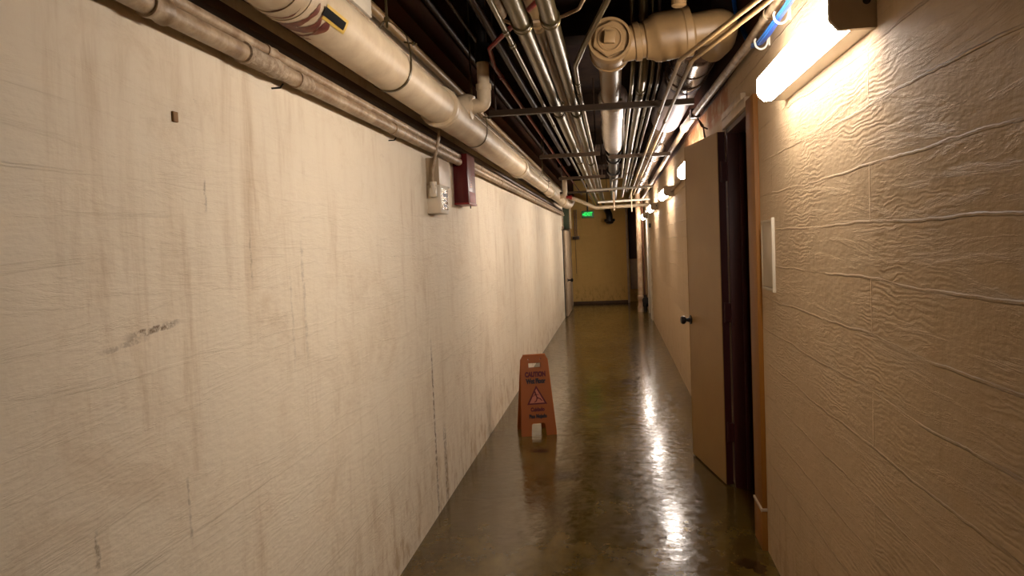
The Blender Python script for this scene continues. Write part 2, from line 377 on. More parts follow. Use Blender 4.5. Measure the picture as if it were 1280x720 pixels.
for zc in (.33, 1.05, 1.88):
    b = bmesh.new(); leafbox(b, -.02, .0, -.006, .022, zc-.055, zc+.055, .001)
    add_tube(b, [hin+dv*-.008+nv*.024+Vector((0,0,zc-.06)), hin+dv*-.008+nv*.024+Vector((0,0,zc+.06))], .007, 10)
    finish(b, 'hinge', M['dooredge'], d1)
kp = hin+dv*(W_-.03)+Vector((0,0,.945))
kd = bmesh.new()
add_lathe(kd, kp+nv*TH, nv, [(0, .0), (0, .031), (.006, .031), (.010, .016), (.03, .011), (.036, .018), (.045, .027), (.058, .028), (.068, .022), (.072, .0)], 24)
add_lathe(kd, kp-nv*0, -nv, [(-.002, .0), (-.002, .031), (.006, .031), (.010, .016), (.03, .011), (.036, .018), (.045, .027), (.058, .028), (.068, .022), (.072, .0)], 24)
ko = finish(kd, 'knob', M['blackiron'], d1); ko['label'] = 'black round door knob'

# far left door, slightly ajar
d2 = thing('door_2', 'cream door in the left wall at the far end of the corridor', 'door', (XL+.0, 15.0, 0)); d2['kind'] = 'structure'
box('leaf', (XL-.01, 15.06, .01), (XL+.055, 16.68, 1.77), M['headcasing'], d2, bev=.004)
fr = bmesh.new(); bevelled_box(fr, (XL-.03, 14.955, 0), (XL+.012, 15.055, 1.85), .002); bevelled_box(fr, (XL-.03, 16.69, 0), (XL+.03, 16.75, 1.85), .002); bevelled_box(fr, (XL-.03, 14.955, 1.78), (XL+.03, 16.75, 1.85), .002)
finish(fr, 'frame', M['blackiron'], d2)
lathe('knob', (XL+.055, 15.25, .74), (1,0,0), [(0,0), (0,.035), (.01,.035), (.02,.015), (.06,.015), (.075,.035), (.11,.035), (.12,0)], M['blackiron'], d2)
struct(box('trim_10', (XL-.19, 14.955, 1.85), (XL-.001, 16.75, 2.1), M['wall_l'], bev=0), 'cream filler panel above the far left door', 'panel')
# far right door
d3 = thing('door_3', 'plain cream door set in the right wall near the far end', 'door', (XR+.03, 14.3, 0)); d3['kind'] = 'structure'
box('leaf', (XR+.02, 14.3, .01), (XR+.06, 15.3, 2.03), M['headcasing'], d3, bev=.003)
struct(box('trim_11', (XR-.03, 14.14, 0), (XR+.01, 14.27, 2.1), M['white'], bev=.004), 'bright cream upright casing of the far right door', 'door frame')
struct(box('trim_12', (XR-.02, 15.33, 0), (XR+.01, 15.42, 2.1), M['white'], bev=.004), 'further upright casing of the far right door', 'door frame')
# dark concrete joists across the ceiling
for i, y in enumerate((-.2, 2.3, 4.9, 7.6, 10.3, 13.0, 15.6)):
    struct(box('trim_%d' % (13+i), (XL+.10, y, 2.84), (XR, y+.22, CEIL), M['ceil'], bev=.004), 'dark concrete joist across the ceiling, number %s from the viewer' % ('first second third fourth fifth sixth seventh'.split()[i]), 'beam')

# ------------------------------------------------------------------ wall light fixtures
def fixture(y0, y1, label, zb=2.013):
    zt, xo = zb+.099, .566
    t = thing('light_fixture', label, 'light fixture', (XR, (y0+y1)/2, zb), 'glowing wall lights along the right wall')
    prism('tray', [(XR, zb), (XR, zt+.006), (.628, zt+.006), (.628, zt-.004), (.618, zb+.003), (.618, zb)], 1, y0+.012, y1, M['white'], t)
    ol = [(.622, zb+.001), (.590, zb), (xo+.004, zb+.020), (xo, zb+.030), (xo, zt-.014), (xo+.012, zt), (.622, zt)]
    lens = prism('lens', ol, 1, y0+.012, y1-.004, M['lens'], t)
    lens['label'] = 'glowing white acrylic lens'
    ec = prism('end_cap', [(XR, zb-.003), (.584, zb-.003), (.560, zb+.024), (.560, zt+.004), (.575, zt+.012), (XR, zt+.012)], 1, y0-.004, y0+.012, M['beige'], t)
    ec['label'] = 'beige metal end cap'
    k = lathe('knockout', (.65, y0-.0045, zb+.065), (0,1,0), [(0,0), (0,.010), (.002,.010), (.002,0)], M['blackiron'], t)
    return t
fixture(2.01, 3.0, 'nearest wall light, large glowing box at the top right corner')
fixture(5.62, 6.62, 'second wall light, partly hidden behind the open door')
fixture(8.38, 9.38, 'third wall light with visible end cap, just past the open door', 1.975)
fixture(11.4, 12.4, 'fourth wall light, smaller and further down the right wall', 1.945)
fixture(14.5, 15.5, 'furthest and smallest wall light on the right wall', 1.915)
tag(tube('light_feed_conduit', [(.645, 6.63, 2.06), (.645, 8.37, 2.03)], .012, M['pipe2'], loc=(.645, 6.63, 2.06)), 'short painted conduit joining the second and third wall lights', 'conduit')

# ------------------------------------------------------------------ big drain line, left
DX, DZc, DR = -.83, 2.197, .083
dr = thing('drain_pipe', 'thick cream drain pipe slung along the upper left of the corridor', 'pipe', (DX, .2, DZc))
lathe('pipe_run', (DX, .2, DZc), (0,1,0), [(0, DR), (3.2, DR), (3.25, DR), (6.6, DR)], M['pipe'], dr, seg=40)
lathe('bell_joint', (DX, 3.36, DZc), (0,1,0), [(.22, DR), (.225, DR+.016), (.255, DR+.018), (.26, DR+.006), (.28, DR+.006), (.285, DR+.013), (.31, DR+.013), (.315, DR+.002), (.70, DR+.002), (.71, DR)], M['pipe'], dr, seg=40)
lathe('pipe_joint', (DX, 1.80, DZc), (0,1,0), [(0, DR), (0, DR+.003), (.02, DR+.003), (.021, DR+.001), (.07, DR+.001), (.071, DR+.003), (.09, DR+.003), (.091, DR)], M['pipe'], dr, seg=40)
lathe('reducer', (DX, 6.55, DZc), (0,1,0), [(0, DR), (0, DR+.01), (.10, DR+.012), (.14, DR+.004), (.2, DR+.004), (.3, DR-.012), (.4, .066), (.48, .066), (.5, .060)], M['pipe'], dr, seg=36)
lathe('small_run', (DX, 6.9, DZc), (0,1,0), [(0, .060), (5.6, .060)], M['pipe'], dr, seg=32)
collar('small_joint', (DX, 10.0, DZc), (0,1,0), .060, .3, .014, M['pipe'], dr)
tube('end_elbow', [(DX, 12.3, DZc), (DX, 13.0, DZc-.01), (DX+.05, 13.25, DZc-.02), (DX+.11, 13.3, DZc+.10)], .075, M['pipe'], dr, bend=.1)
collar('elbow_joint', (DX, 12.35, DZc), (0,1,0), .062, .25, .018, M['pipe'], dr)
# branch with upturned elbow and rubber coupling
yw = 3.99
tube('branch', [(DX, yw-.12, DZc+.02), (DX+.06, yw, DZc+.075), (-.742, yw, 2.260)], .060, M['pipe'], dr, bend=.04, seg=24)
lathe('branch_socket', (-.765, yw, 2.258), (1,0,0), [(0, .05), (0, .064), (.028, .066), (.032, .055), (.034, .040), (.05, .039)], M['pipe'], dr)
tube('riser_elbow', [(-.74, yw, 2.262), (-.668, yw, 2.262), (-.668, yw, 2.37)], .038, M['pipe'], dr, bend=.05, seg=24)
lathe('elbow_socket', (-.668, yw, 2.345), (0,0,1), [(0, .038), (0, .042), (.03, .042), (.03, .03)], M['pipe'], dr)
lathe('riser', (-.668, yw, 2.33), (0,0,1), [(0, .033), (.18, .033)], M['pipe'], dr)
rc = lathe('rubber_coupling', (-.668, yw, 2.49), (0,0,1), [(0, .030), (0, .039), (.10, .039), (.10, .0)], M['black'], dr); rc['label'] = 'black rubber coupling'
lathe('riser_top', (-.668, yw, 2.57), (0,0,1), [(0, .026), (.43, .026)], M['blackiron'], dr)
# second small branch far away
tube('far_branch', [(DX, 11.1, DZc), (-.70, 11.1, DZc+.01), (-.70, 11.1, DZc+.30)], .035, M['pipe'], dr, bend=.07, seg=20)
# stains and taped flow marker wrapped on the pipe
def wrap_patch(name, y0, y1, a0, a1, off, m, parent, wob=0, n=22, ny=8, seed=1):
    rnd = random.Random(seed); bm = bmesh.new(); rows = []
    p1, p2 = rnd.uniform(0, 6), rnd.uniform(0, 6)
    offs = [(wob*math.sin(p1+j*.35)+wob*rnd.uniform(-.25, .25), wob*math.sin(p2+j*.5)+wob*rnd.uniform(-.25, .25)) for j in range(n+1)]
    for j in range(n+1):
        a = math.radians(a0+(a1-a0)*j/n); row = []
        ya, yb = y0+offs[j][0], y1+offs[j][1]
        if wob and (j < 3 or j > n-3):
            mid = (ya+yb)/2; sh = (min(j, n-j)+.3)/3; ya = mid+(ya-mid)*sh; yb = mid+(yb-mid)*sh
        for i in range(ny+1):
            row.append(bm.verts.new((DX+math.cos(a)*(DR+off), ya+(yb-ya)*i/ny, DZc+math.sin(a)*(DR+off))))
        rows.append(row)
    for p, q in zip(rows, rows[1:]):
        for i in range(ny): bm.faces.new((p[i], p[i+1], q[i+1], q[i]))
    r = bmesh.ops.solidify(bm, geom=bm.faces[:], thickness=.0006)
    return finish(bm, name, m, parent)
# angles: -90 is the underside, 0 faces the corridor
for (y0, y1, a0, a1, w, sd) in ((1.90, 1.935, -165, -22, .010, 3), (1.945, 1.985, -170, -26, .014, 4), (2.00, 2.03, -160, -34, .010, 5), (1.80, 1.812, -168, -60, .006, 6), (1.845, 1.855, -172, -50, .005, 8), (1.74, 1.757, -170, -110, .008, 9), (2.05, 2.062, -150, -95, .006, 10)):
    s_ = wrap_patch('rust_stain', y0, y1, a0, a1, .0012, M['rust'], dr, w, seed=sd); s_['label'] = 'dark red brown rust run'
tp = wrap_patch('flow_marker_tape', 1.965, 2.125, -42, -14, .0022, M['yellow'], dr); tp['label'] = 'yellow tape patch'
tb = wrap_patch('marker_block', 1.955, 2.108, -36, -20, .0036, M['black'], dr); tb['label'] = 'black block on the yellow tape'
def hanger(y, top, label, r=DR, x=DX, z=DZc):
    t = thing('pipe_hanger', label, 'pipe hanger', (x, y, z-r), 'hangers of the left drain pipe')
    pts = []
    for k in range(-50, 231, 10):
        a = math.radians(k); pts.append((x+math.cos(a)*(r+.004), y, z+math.sin(a)*(r+.004)))
    pts = [(x+math.cos(math.radians(a))*(r+.004), y, z+math.sin(math.radians(a))*(r+.004)) for a in range(-180, 1, 10)]
    pts = [(x-.012, y, z+r+.095), (x-.07, y, z+r+.03), (x-r-.004, y, z+.05)]+pts+[(x+r+.004, y, z+.05), (x+.075, y, z+r+.035), (x+.012, y, z+r+.095), (x-.012, y, z+r+.095)]
    bm = bmesh.new()
    # flat strap: sweep a wide thin section
    for q0, q1 in zip(pts, pts[1:]):
        a = Vector(q0); b_ = Vector(q1); d = (b_-a)
        if d.length < 1e-5: continue
        n = Vector((0,1,0)).cross(d).normalized()*.0018; w = Vector((0,.008,0)); e = d*.02
        vs = [bm.verts.new(P+s1*w+s2*n) for P in (a-e, b_+e) for s1, s2 in ((-1,-1), (1,-1), (1,1), (-1,1))]
        for f in ((0,1,2,3), (4,5,6,7), (0,1,5,4), (1,2,6,5), (2,3,7,6), (3,0,4,7)): bm.faces.new([vs[i] for i in f])
    finish(bm, 'strap', M['emt'], t, smooth=False)
    lathe('rod', (x, y, z+r+.07), (0,0,1), [(0, .005), (top-(z+r+.07), .005)], M['emt'], t, seg=10)
    lathe('nut', (x, y, z+r+.098), (0,0,1), [(0, .006), (0, .011), (.012, .011), (.012, .006)], M['emt'], t, seg=6)
    bm = bmesh.new(); add_tube(bm, [(x+r-.02, y, z+r+.012), (x+r+.03, y, z+r+.0)], .0035, 8); add_lathe(bm, (x+r+.012, y, z+r+.004), (1,0,-.2), [(0,.004), (0,.009), (.008,.009), (.008,.004)], 6); finish(bm, 'bolt', M['emt'], t)
hanger(2.79, 2.84+.16, 'steel strap hanger on the drain pipe, nearest the viewer')
hanger(4.50, 3.0, 'steel strap hanger on the drain pipe just past the upturned branch')
hanger(9.0, 3.0, 'steel strap hanger on the thin far part of the drain pipe', .062)

# ------------------------------------------------------------------ pipes on the left wall
pa = thing('cream_pipe', 'lower cream pipe on the left wall with patched torn insulation', 'pipe', (-.985, .2, 2.058))
lathe('pipe_run', (-.985, .2, 2.058), (0,1,0), [(0, .024), (4.56, .024), (4.575, .021), (4.58, 0)], M['pipe2'], pa)
collar('coupling', (-.985, 1.545, 2.058), (0,1,0), .024, .07, .006, M['pipe2'], pa)
wp = bmesh.new(); pr = random.Random(2)
add_lathe(wp, (-.985, 1.93, 2.058), (0,1,0), [(0,.024)]+[(.012*i+.004, .0265+pr.uniform(-.002,.0035)) for i in range(20)]+[(.26,.024)], 20)
for v in wp.verts: v.co += Vector([pr.uniform(-.0012,.0012) for _ in range(3)])
finish(wp, 'insulation_patch', M['wrap'], pa)
collar('coupling', (-.985, 2.32, 2.058), (0,1,0), .024, .10, .0035, M['wrap'], pa)
collar('coupling', (-.985, 3.36, 2.058), (0,1,0), .024, .12, .004, M['pipe2'], pa)
for y in (2.20, 3.40): 
    b = bmesh.new(); add_tube(b, [(-1.033, y, 2.018), (-1.005, y, 2.018), (-.995, y, 2.03)], .003, 8); finish(b, 'clip', M['blackiron'], pa)
pb = thing('cream_pipe', 'slim cream pipe running just above the lower wall pipe on the left', 'pipe', (-.985, .2, 2.098))
lathe('pipe_run', (-.988, .2, 2.099), (0,1,0), [(0,.0165), (14.6,.0165)], M['pipe2'], pb)
for y in (2.1, 5.6, 8.2): collar('coupling', (-.988, y, 2.099), (0,1,0), .0165, .06, .0035, M['pipe2'], pb)
pc = thing('cream_pipe', 'cream pipe along the left wall beyond the red box', 'pipe', (-.985, 5.2, 2.06))
lathe('pipe_run', (-.985, 5.18, 2.062), (0,1,0), [(0,.022), (9.6,.022)], M['pipe2'], pc)
for y in (6.6, 9.4): collar('coupling', (-.985, y, 2.062), (0,1,0), .022, .12, .005, M['pipe2'], pc)
tag(box('wooden_batten', (XL, .2, 2.135), (-.985, 14.7, 2.165), M['emtdark'], bev=.003, loc=(-1.0, .2, 2.135)), 'dark brown batten fixed to the left wall above the two cream pipes', 'batten')
tag(box('wooden_batten', (XL, .2, 2.235), (-.985, 14.7, 2.255), mat('brown_stained_batten', (.07, .02, .009), .6, dirt=.5), bev=.003, loc=(-1.0, .2, 2.235)), 'upper reddish brown batten on the left wall behind the drain pipe', 'batten')
tag(tube('side_pipe', [(-.905, .3, 2.45), (-.905, 9.5, 2.45)], .019, M['tan'], loc=(-.905, .3, 2.45)), 'dull brown pipe lying above and behind the left drain pipe', 'pipe')
tag(tube('side_conduit', [(-.868, .3, 2.35), (-.868, 10.5, 2.35)], .008, M['pipe2'], loc=(-.868, .3, 2.35)), 'thin cream conduit tucked between drain pipe and brown pipe', 'conduit')
bk = thing('junction_box', 'cream junction box perched over the drain pipe at the top left', 'junction box', (-.90, 2.5, 2.37))
box('body', (-.935, 2.44, 2.37), (-.865, 2.72, 2.46), M['whitebox'], bk, bev=.004)
lathe('connector', (-.90, 2.41, 2.41), (0,1,0), [(-.02,.012), (0,.018), (.03,.018), (.03,.01)], M['emt'], bk)
tag(tube('high_pipe', [(-.905, .6, 2.77), (-.905, 11, 2.77)], .018, M['emtdark'], loc=(-.905, .6, 2.77)), 'dark brown pipe high under the ceiling at the left, the left of a pair', 'pipe')
tag(tube('high_pipe', [(-.80, .6, 2.77), (-.80, 11, 2.77)], .012, M['emtdark'], loc=(-.80, .6, 2.77)), 'thinner dark pipe high under the ceiling, the right of a pair', 'pipe')
tag(tube('high_pipe', [(-.62, .9, 2.66), (-.62, 11, 2.66)], .022, M['emtdark'], loc=(-.62, .9, 2.66)), 'dark pipe high between the red pipe and the upturned branch', 'pipe')

# white timer box, red box
wb = thing('timer_box', 'cream electrical box with a shiny labelled front on the left wall', 'electrical box', (XL, 4.1, 1.70))
box('back_box', (XL, 4.08, 1.858), (-.958, 4.36, 2.012), M['beige'], wb, bev=.003)
box('body', (XL, 4.08, 1.70), (-.955, 4.27, 1.862), M['whitebox'], wb, bev=.004)
lb = box('label_plate', (-.956, 4.10, 1.722), (-.952, 4.255, 1.842), M['chrome'], wb, bev=.001); lb['label'] = 'shiny metallic label plate'
for i, (a, c) in enumerate(((1.805, .02), (1.775, .012), (1.745, .016))): box('label_mark', (-.9525, 4.12+.01*i, a-c/2), (-.9515, 4.235-.01*i, a+c/2), M['ink_blue'], wb, bev=0)
tube('conduit', [(-.90, 4.06, 2.36), (-.945, 4.06, 2.12), (-.99, 4.06, 1.93), (-.99, 4.06, 1.87)], .009, M['pipe2'], wb, bend=.08, seg=12)
bm = bmesh.new(); add_lathe(bm, (-.99, 4.06, 1.875), (0,0,-1), [(0,.010), (0,.02), (.018,.02), (.02,.017), (.06,.017), (.06,0)], 16); bevelled_box(bm, (-1.012, 4.045, 1.79), (-.972, 4.085, 1.84), .006); finish(bm, 'elbow_fitting', M['whitebox'], wb)
rb = thing('alarm_box', 'dark red steel box high on the left wall', 'alarm box', (XL, 4.8, 1.785))
box('body', (XL, 4.80, 1.79), (-.935, 5.06, 2.115), M['red'], rb, bev=.003)
box('base_lip', (XL, 4.795, 1.784), (-.93, 5.065, 1.797), M['redpipe'], rb, bev=.002)
pl = box('front_plate', (-.936, 4.83, 1.80), (-.9325, 5.03, 1.87), mat('worn_pinkish_label', (.30, .05, .045), .5), rb, bev=.001); pl['label'] = 'paler worn label on the box front'
for i in range(5): box('lettering', (-.9355, 4.86+.012*i, 1.90+i*.018), (-.9335, 4.90+.006*i, 1.908+i*.018), M['pink'], rb, bev=0)
tube('drip_stub', [(-.96, 4.98, 1.79), (-.96, 4.98, 1.765)], .004, M['blackiron'], rb)
tag(box('square_plug', (XL-.002, 1.655, 1.83), (XL+.006, 1.675, 1.855), mat('brown_wood_plug', (.22, .11, .03), .7), bev=.002, loc=(XL, 1.665, 1.84)), 'tiny brown square plug in the left wall near the top', 'wall plug')

# placard on right wall
pf = thing('framed_placard', 'small framed cream placard on the right wall beside the doorway', 'placard', (XR, 3.37, 1.26))
box('board', (XR-.010, 3.262, 1.27), (XR, 3.485, 1.555), M['paper'], pf, bev=.002)
for y0, y1, z0, z1 in ((3.256, 3.268, 1.252, 1.572), (3.480, 3.488, 1.262, 1.560)):
    box('frame_upright', (XR-.013, y0, z0), (XR, y1, z1), M['whitebox'] if y0 < 3.4 else M['paper'], pf, bev=.002)
for z in (1.262, 1.558): box('frame_rail', (XR-.014, 3.265, z-.006), (XR, 3.485, z+.006), M['paper'], pf, bev=.002)

# ------------------------------------------------------------------ overhead conduits
def run(name, pts, r, m, label, cat='conduit', joints=(), jr=None, bend=0, seg=16, jm=None, jl=.09):
    t = thing(name, label, cat, pts[0])
    tube('pipe_run', pts, r, m, t, bend=bend, seg=seg)
    for (x, y, z) in joints: collar('coupling', (x, y, z), (0,1,0), r, jl, jr or r*.22, jm or m, t)
    return t
run('large_conduit', [(-.325, .4, 2.368), (-.345, 17.2, 2.368)], .035, M['emt'], 'left of the two large steel conduits under the ceiling', joints=[(-.328, 2.93, 2.368), (-.33, 4.95, 2.368), (-.333, 7.9, 2.368)], jr=.007, jl=.055, seg=28)
run('large_conduit', [(-.214, .4, 2.366), (-.220, 17.2, 2.366)], .033, M['emt'], 'right of the two large steel conduits under the ceiling', joints=[(-.215, 2.90, 2.366), (-.216, 4.98, 2.366), (-.217, 8.1, 2.366)], jr=.007, jl=.055, seg=28)
run('small_conduit', [(-.392, .4, 2.345), (-.41, 17, 2.345)], .0105, M['emt'], 'thin steel conduit just left of the two large conduits', joints=[(-.395, 2.95, 2.345), (-.396, 3.15, 2.345), (-.398, 5.3, 2.345)], jl=.05, jr=.004)
run('brown_pipe', [(-.475, .4, 2.59), (-.485, 3.55, 2.59), (-.49, 3.7, 2.80)], .018, M['pipe2'], 'pinkish brown pipe beside the thin conduit that turns up and ends', 'pipe', joints=[(-.482, 3.05, 2.59)], jr=.004, bend=.06)
run('brown_pipe', [(-.33, .4, 2.56), (-.33, 16, 2.56)], .034, M['tan'], 'wide dull brown pipe seen in the gap between the two large conduits', 'pipe', joints=[(-.33, 3.6, 2.56)], jr=.01)
run('flexible_conduit', [(.16, 2.2, 2.50), (.0, 2.88, 2.40), (-.10, 3.3, 2.36), (-.155, 3.62, 2.35), (-.165, 4.2, 2.347), (-.175, 16, 2.347)], .0125, M['emt'], 'conduit that sweeps in from the right and straightens beside the large conduits', joints=[(-.163, 4.02, 2.347), (-.166, 4.28, 2.347), (-.172, 7.2, 2.347)], jr=.004, bend=.4, jl=.06)
run('sprinkler_pipe', [(-.03, 2.55, 2.50), (-.42, 3.4, 2.50), (-.585, 3.72, 2.49), (-.62, 4.1, 2.49), (-.63, 15.5, 2.49)], .0115, M['redpipe'], 'thin red sprinkler pipe crossing to the left and running down the corridor', 'pipe', joints=[(-.622, 4.35, 2.49)], jr=.004, bend=.05, jl=.06)
run('armoured_cable', [(-.10, 2.55, 2.46), (-.075, 2.95, 2.46), (-.11, 3.1, 2.455), (-.20, 3.2, 2.455), (-.31, 3.22, 2.455), (-.40, 3.23, 2.455), (-.46, 3.30, 2.5)], .0075, M['pipe2'], 'looped beige armoured cable lying over the large conduits', 'cable', bend=.06)
# right bundle
run('small_conduit', [(.128, 3.78, 2.86), (.128, 3.86, 2.40), (.124, 4.1, 2.343), (.124, 9.75, 2.325), (-.005, 10.2, 2.318), (-.005, 14.2, 2.318)], .0115, M['emt'], 'thin conduit right of the wrapped pipe that jogs sideways further down', joints=[(.124, 4.7, 2.343), (.124, 6.6, 2.343)], jr=.004, bend=.08, jl=.05)
run('medium_conduit', [(.182, 3.72, 2.86), (.182, 3.80, 2.42), (.18, 4.05, 2.358), (.18, 14.5, 2.358)], .024, M['emt'], 'bright medium conduit right of the jogged thin conduit', joints=[(.18, 4.35, 2.358), (.18, 9.4, 2.358)], jr=.006, bend=.09, seg=22)
run('small_conduit', [(.228, 3.75, 2.86), (.228, 3.83, 2.41), (.226, 4.1, 2.343), (.226, 13, 2.343)], .009, M['emt'], 'thin conduit just right of the bright medium conduit', joints=[(.226, 5.2, 2.343)], jr=.004, bend=.08, jl=.05)
run('small_conduit', [(.262, 3.75, 2.86), (.262, 3.83, 2.41), (.26, 4.1, 2.343), (.26, 13, 2.343)], .009, M['emtdark'], 'dark thin conduit left of the pair of kinked conduits', bend=.08)
run('kinked_conduit', [(.655, .3, 2.285), (.655, 1.70, 2.285), (.508, 2.60, 2.285), (.312, 3.36, 2.278), (.305, 4.2, 2.278), (.30, 13.6, 2.278)], .0095, M['tan'], 'left of two tan conduits that slant in from the right wall and bend', joints=[(.304, 4.7, 2.278), (.30, 9.0, 2.278)], jr=.004, bend=.03, jl=.05)
run('kinked_conduit', [(.655, .3, 2.31), (.655, 2.08, 2.30), (.546, 2.66, 2.29), (.368, 3.38, 2.278), (.362, 4.2, 2.278), (.352, 12.8, 2.278)], .0095, M['tan'], 'right of two tan conduits that slant in from the right wall and bend', joints=[(.36, 5.05, 2.278), (.355, 8.6, 2.278)], jr=.004, bend=.03, jl=.05)
cp = run('cream_pipe', [(.640, .3, 2.362), (.632, 3.6, 2.362), (.586, 5.35, 2.362), (.576, 5.95, 2.362), (.60, 16.2, 2.345)], .0225, M['pipe2'], 'dingy cream pipe running beside the top of the right wall above the door', 'pipe', joints=[(.633, 3.1, 2.362)], jr=.004, seg=24)
lathe('white_sleeve', (.585, 5.42, 2.362), (-.01,.5,0), [(0,.022), (0,.030), (.50,.030), (.53,.034), (.57,.034), (.57,.022)], M['whitebox'], cp)
b = bmesh.new(); bevelled_box(b, (.555, 5.30, 2.33), (.620, 5.36, 2.393), .006); add_tube(b, [(.60, 5.33, 2.34), (.63, 5.33, 2.27), (.670, 5.33, 2.25)], .006, 8); add_tube(b, [(.60, 5.36, 2.34), (.65, 5.42, 2.29), (.670, 5.5, 2.21)], .006, 8); finish(b, 'clamp', M['emtdark'], cp)

# soil pipe with clean-out plug and branch
SX, SZ = .012, 2.405
so = thing('soil_pipe', 'tan soil pipe with a square lugged clean-out plug facing the viewer', 'pipe', (SX, 3.4, SZ))
lathe('hub', (SX, 3.40, SZ), (0,1,0), [(.020, .0), (.020, .083), (0, .086), (0, .096), (.004, .098), (.085, .098), (.09, .090), (.22, .090), (.225, .096), (.25, .096), (.255, .072), (.27, .060)], M['tan'], so, seg=48)
b = bmesh.new()
hexp = [(SX+math.cos(math.radians(60*k+20))*.080, SZ+math.sin(math.radians(60*k+20))*.080) for k in range(6)]
A = [b.verts.new((x, 3.396, z)) for x, z in hexp]; B = [b.verts.new((x, 3.424, z)) for x, z in hexp]
b.faces.new(A); b.faces.new(B)
for i in range(6): b.faces.new((A[i], A[(i+1)%6], B[(i+1)%6], B[i]))
bmesh.ops.bevel(b, geom=list(b.edges), offset=.003, segments=2, affect='EDGES')
add_lathe(b, (SX, 3.3965, SZ), (0,-1,0), [(0,.056), (.006,.054), (.006,.050), (.001,.047), (.001,0)], 40)
finish(b, 'cleanout_plug', M['tan'], so)
b = bmesh.new(); bevelled_box(b, (-.024, 3.364, -.024), (.024, 3.397, .024), .002)
rot = Matrix.Rotation(math.radians(7), 4, 'Y')
for v in b.verts: v.co = rot @ Vector((v.co.x, 0, v.co.z)) + Vector((SX, v.co.y, SZ))
finish(b, 'square_lug', M['tan'], so)
lathe('pipe_run', (SX, 3.58, SZ), (0,1,0), [(0,.060), (1.2,.060)], M['tan'], so, seg=36)
fw = bmesh.new(); pr = random.Random(5)
prof = [(0,.060), (0,.080), (.05,.094), (.12,.086)]
t_ = .16
while t_ < 2.3:
    prof.append((t_, .084+.010*max(0, math.sin((t_-.9)*2.1))+pr.uniform(-.002,.003))); t_ += .075
prof += [(2.36,.086), (2.38,.066)]
add_lathe(fw, (SX+.012, 4.72, SZ), (0,1,0), prof, 32); q = finish(fw, 'foil_wrap', M['foil'], so); q['label'] = 'pale foil jacket wrapped round the pipe'
lathe('iron_run', (SX+.012, 7.3, SZ), (0,1,0), [(0,.062), (.15,.062), (.15,.08), (.3,.08), (.3,.062), (.8,.062), (.8,.078), (.9,.078), (.9,.062), (2.2,.062), (2.2,.085), (2.4,.085), (2.4,.062), (8.4,.062)], M['blackiron'], so, seg=28)
bd = Vector((1, .05, .13)).normalized(); ba = Vector((SX+.05, 3.50, SZ-.005))
lathe('branch', ba, bd, [(0,.080), (.055,.078), (.06,.086), (.085,.088), (.09,.078), (.105,.078), (.11,.088), (.135,.094), (.15,.106), (.17,.110), (.28,.108), (.285,.112), (.315,.112), (.32,.084), (.33,.076), (.37,.076)], M['tan'], so, seg=44)
e0 = ba+bd*.36
tube('branch_elbow', [e0, e0+bd*.10, e0+Vector((.115, .20, .0)), e0+Vector((.09, .30, -.01))], .076, M['tan'], so, bend=.14, seg=28)
# big glossy duct
dc = thing('round_duct', 'large round glossy brown duct running down the right side under the ceiling', 'duct', (.455, 3.75, 2.47))
lathe('duct_run', (.45, 3.80, 2.478), (0,1,0), [(0,.0), (0,.118), (.04,.126), (.08,.122), (.35,.122), (.352,.126), (.37,.126), (.372,.122), (.62,.122), (.622,.128), (.66,.128), (.662,.112), (10.2,.112)], M['duct'], dc, seg=44)
sl = lathe('reflection_sleeve', (.45, 4.62, 2.478), (0,1,0), [(0,.112), (0,.119), (.02,.121), (.04,.117), (1.5,.117), (1.52,.121), (1.54,.112)], M['sleeve'], dc, seg=44); sl['label'] = 'pale metal sleeve with a lilac grey reflection in its colour'  # sleeve added where the duct shows its broad pale reflection
for y in (8.4, 11.2): collar('seam_band', (.45, y, 2.478), (0,1,0), .112, .05, .004, M['duct'], dc)

tag(lathe('capped_stub', (.30, 3.2, CEIL), (0,0,-1), [(0,.024), (.50,.024), (.50,.031), (.535,.031), (.54,.024), (.54,0)], M['tan'], loc=(.30, 3.2, CEIL-.54)), 'short capped pipe stub hanging down beside the clean-out branch', 'pipe stub')
# struts on threaded rods
def strut(y, x0, x1, label, z=2.31, nuts=(), dy=0):
    t = thing('support_strut', label, 'support strut', (x0, y, z), 'steel struts under the ceiling pipes')
    b = bmesh.new(); d = Vector((x1-x0, dy, 0)); L = d.length; u = d.normalized(); n = Vector((-u.y, u.x, 0))
    sec = [(-.02,-.014), (.02,-.014), (.02,.020), (.010,.020), (.010,.013), (.016,.013), (.016,-.010), (-.016,-.010), (-.016,.013), (-.010,.013), (-.010,.020), (-.02,.020)]
    o0 = Vector((x0, y, z)); A = [b.verts.new(o0+n*p+Vector((0,0,q))) for p, q in sec]; B = [b.verts.new(o0+u*L+n*p+Vector((0,0,q))) for p, q in sec]
    for i in range(len(sec)): b.faces.new((A[i], A[(i+1)%12], B[(i+1)%12], B[i]))
    b.faces.new(A); b.faces.new(B); finish(b, 'channel', M['strut'], t, smooth=False)
    for k in (.04, L-.04):
        q = o0+u*k; lathe('rod', (q.x, q.y, z+.018), (0,0,1), [(0,.005), (CEIL-z-.018,.005)], M['emtdark'], t, seg=8)
    for x in nuts:
        q = o0+u*((x-x0)); lathe('nut', (q.x, q.y-.026, z+.028), (0,0,1), [(0,.008), (.012,.008), (.016,.004)], M['emt'], t, seg=8)
strut(4.53, -.73, .50, 'long steel strut nearest the viewer, crossing under the conduits', nuts=(-.275, -.16, .07), dy=.05)
strut(6.92, -.66, -.10, 'second steel strut on the left, past the first long one', nuts=(-.28,-.17))
strut(7.25, -.02, .56, 'second steel strut on the right, under the bright duct', dy=.03)
strut(9.35, -.66, -.08, 'third steel strut on the left, further down the corridor')
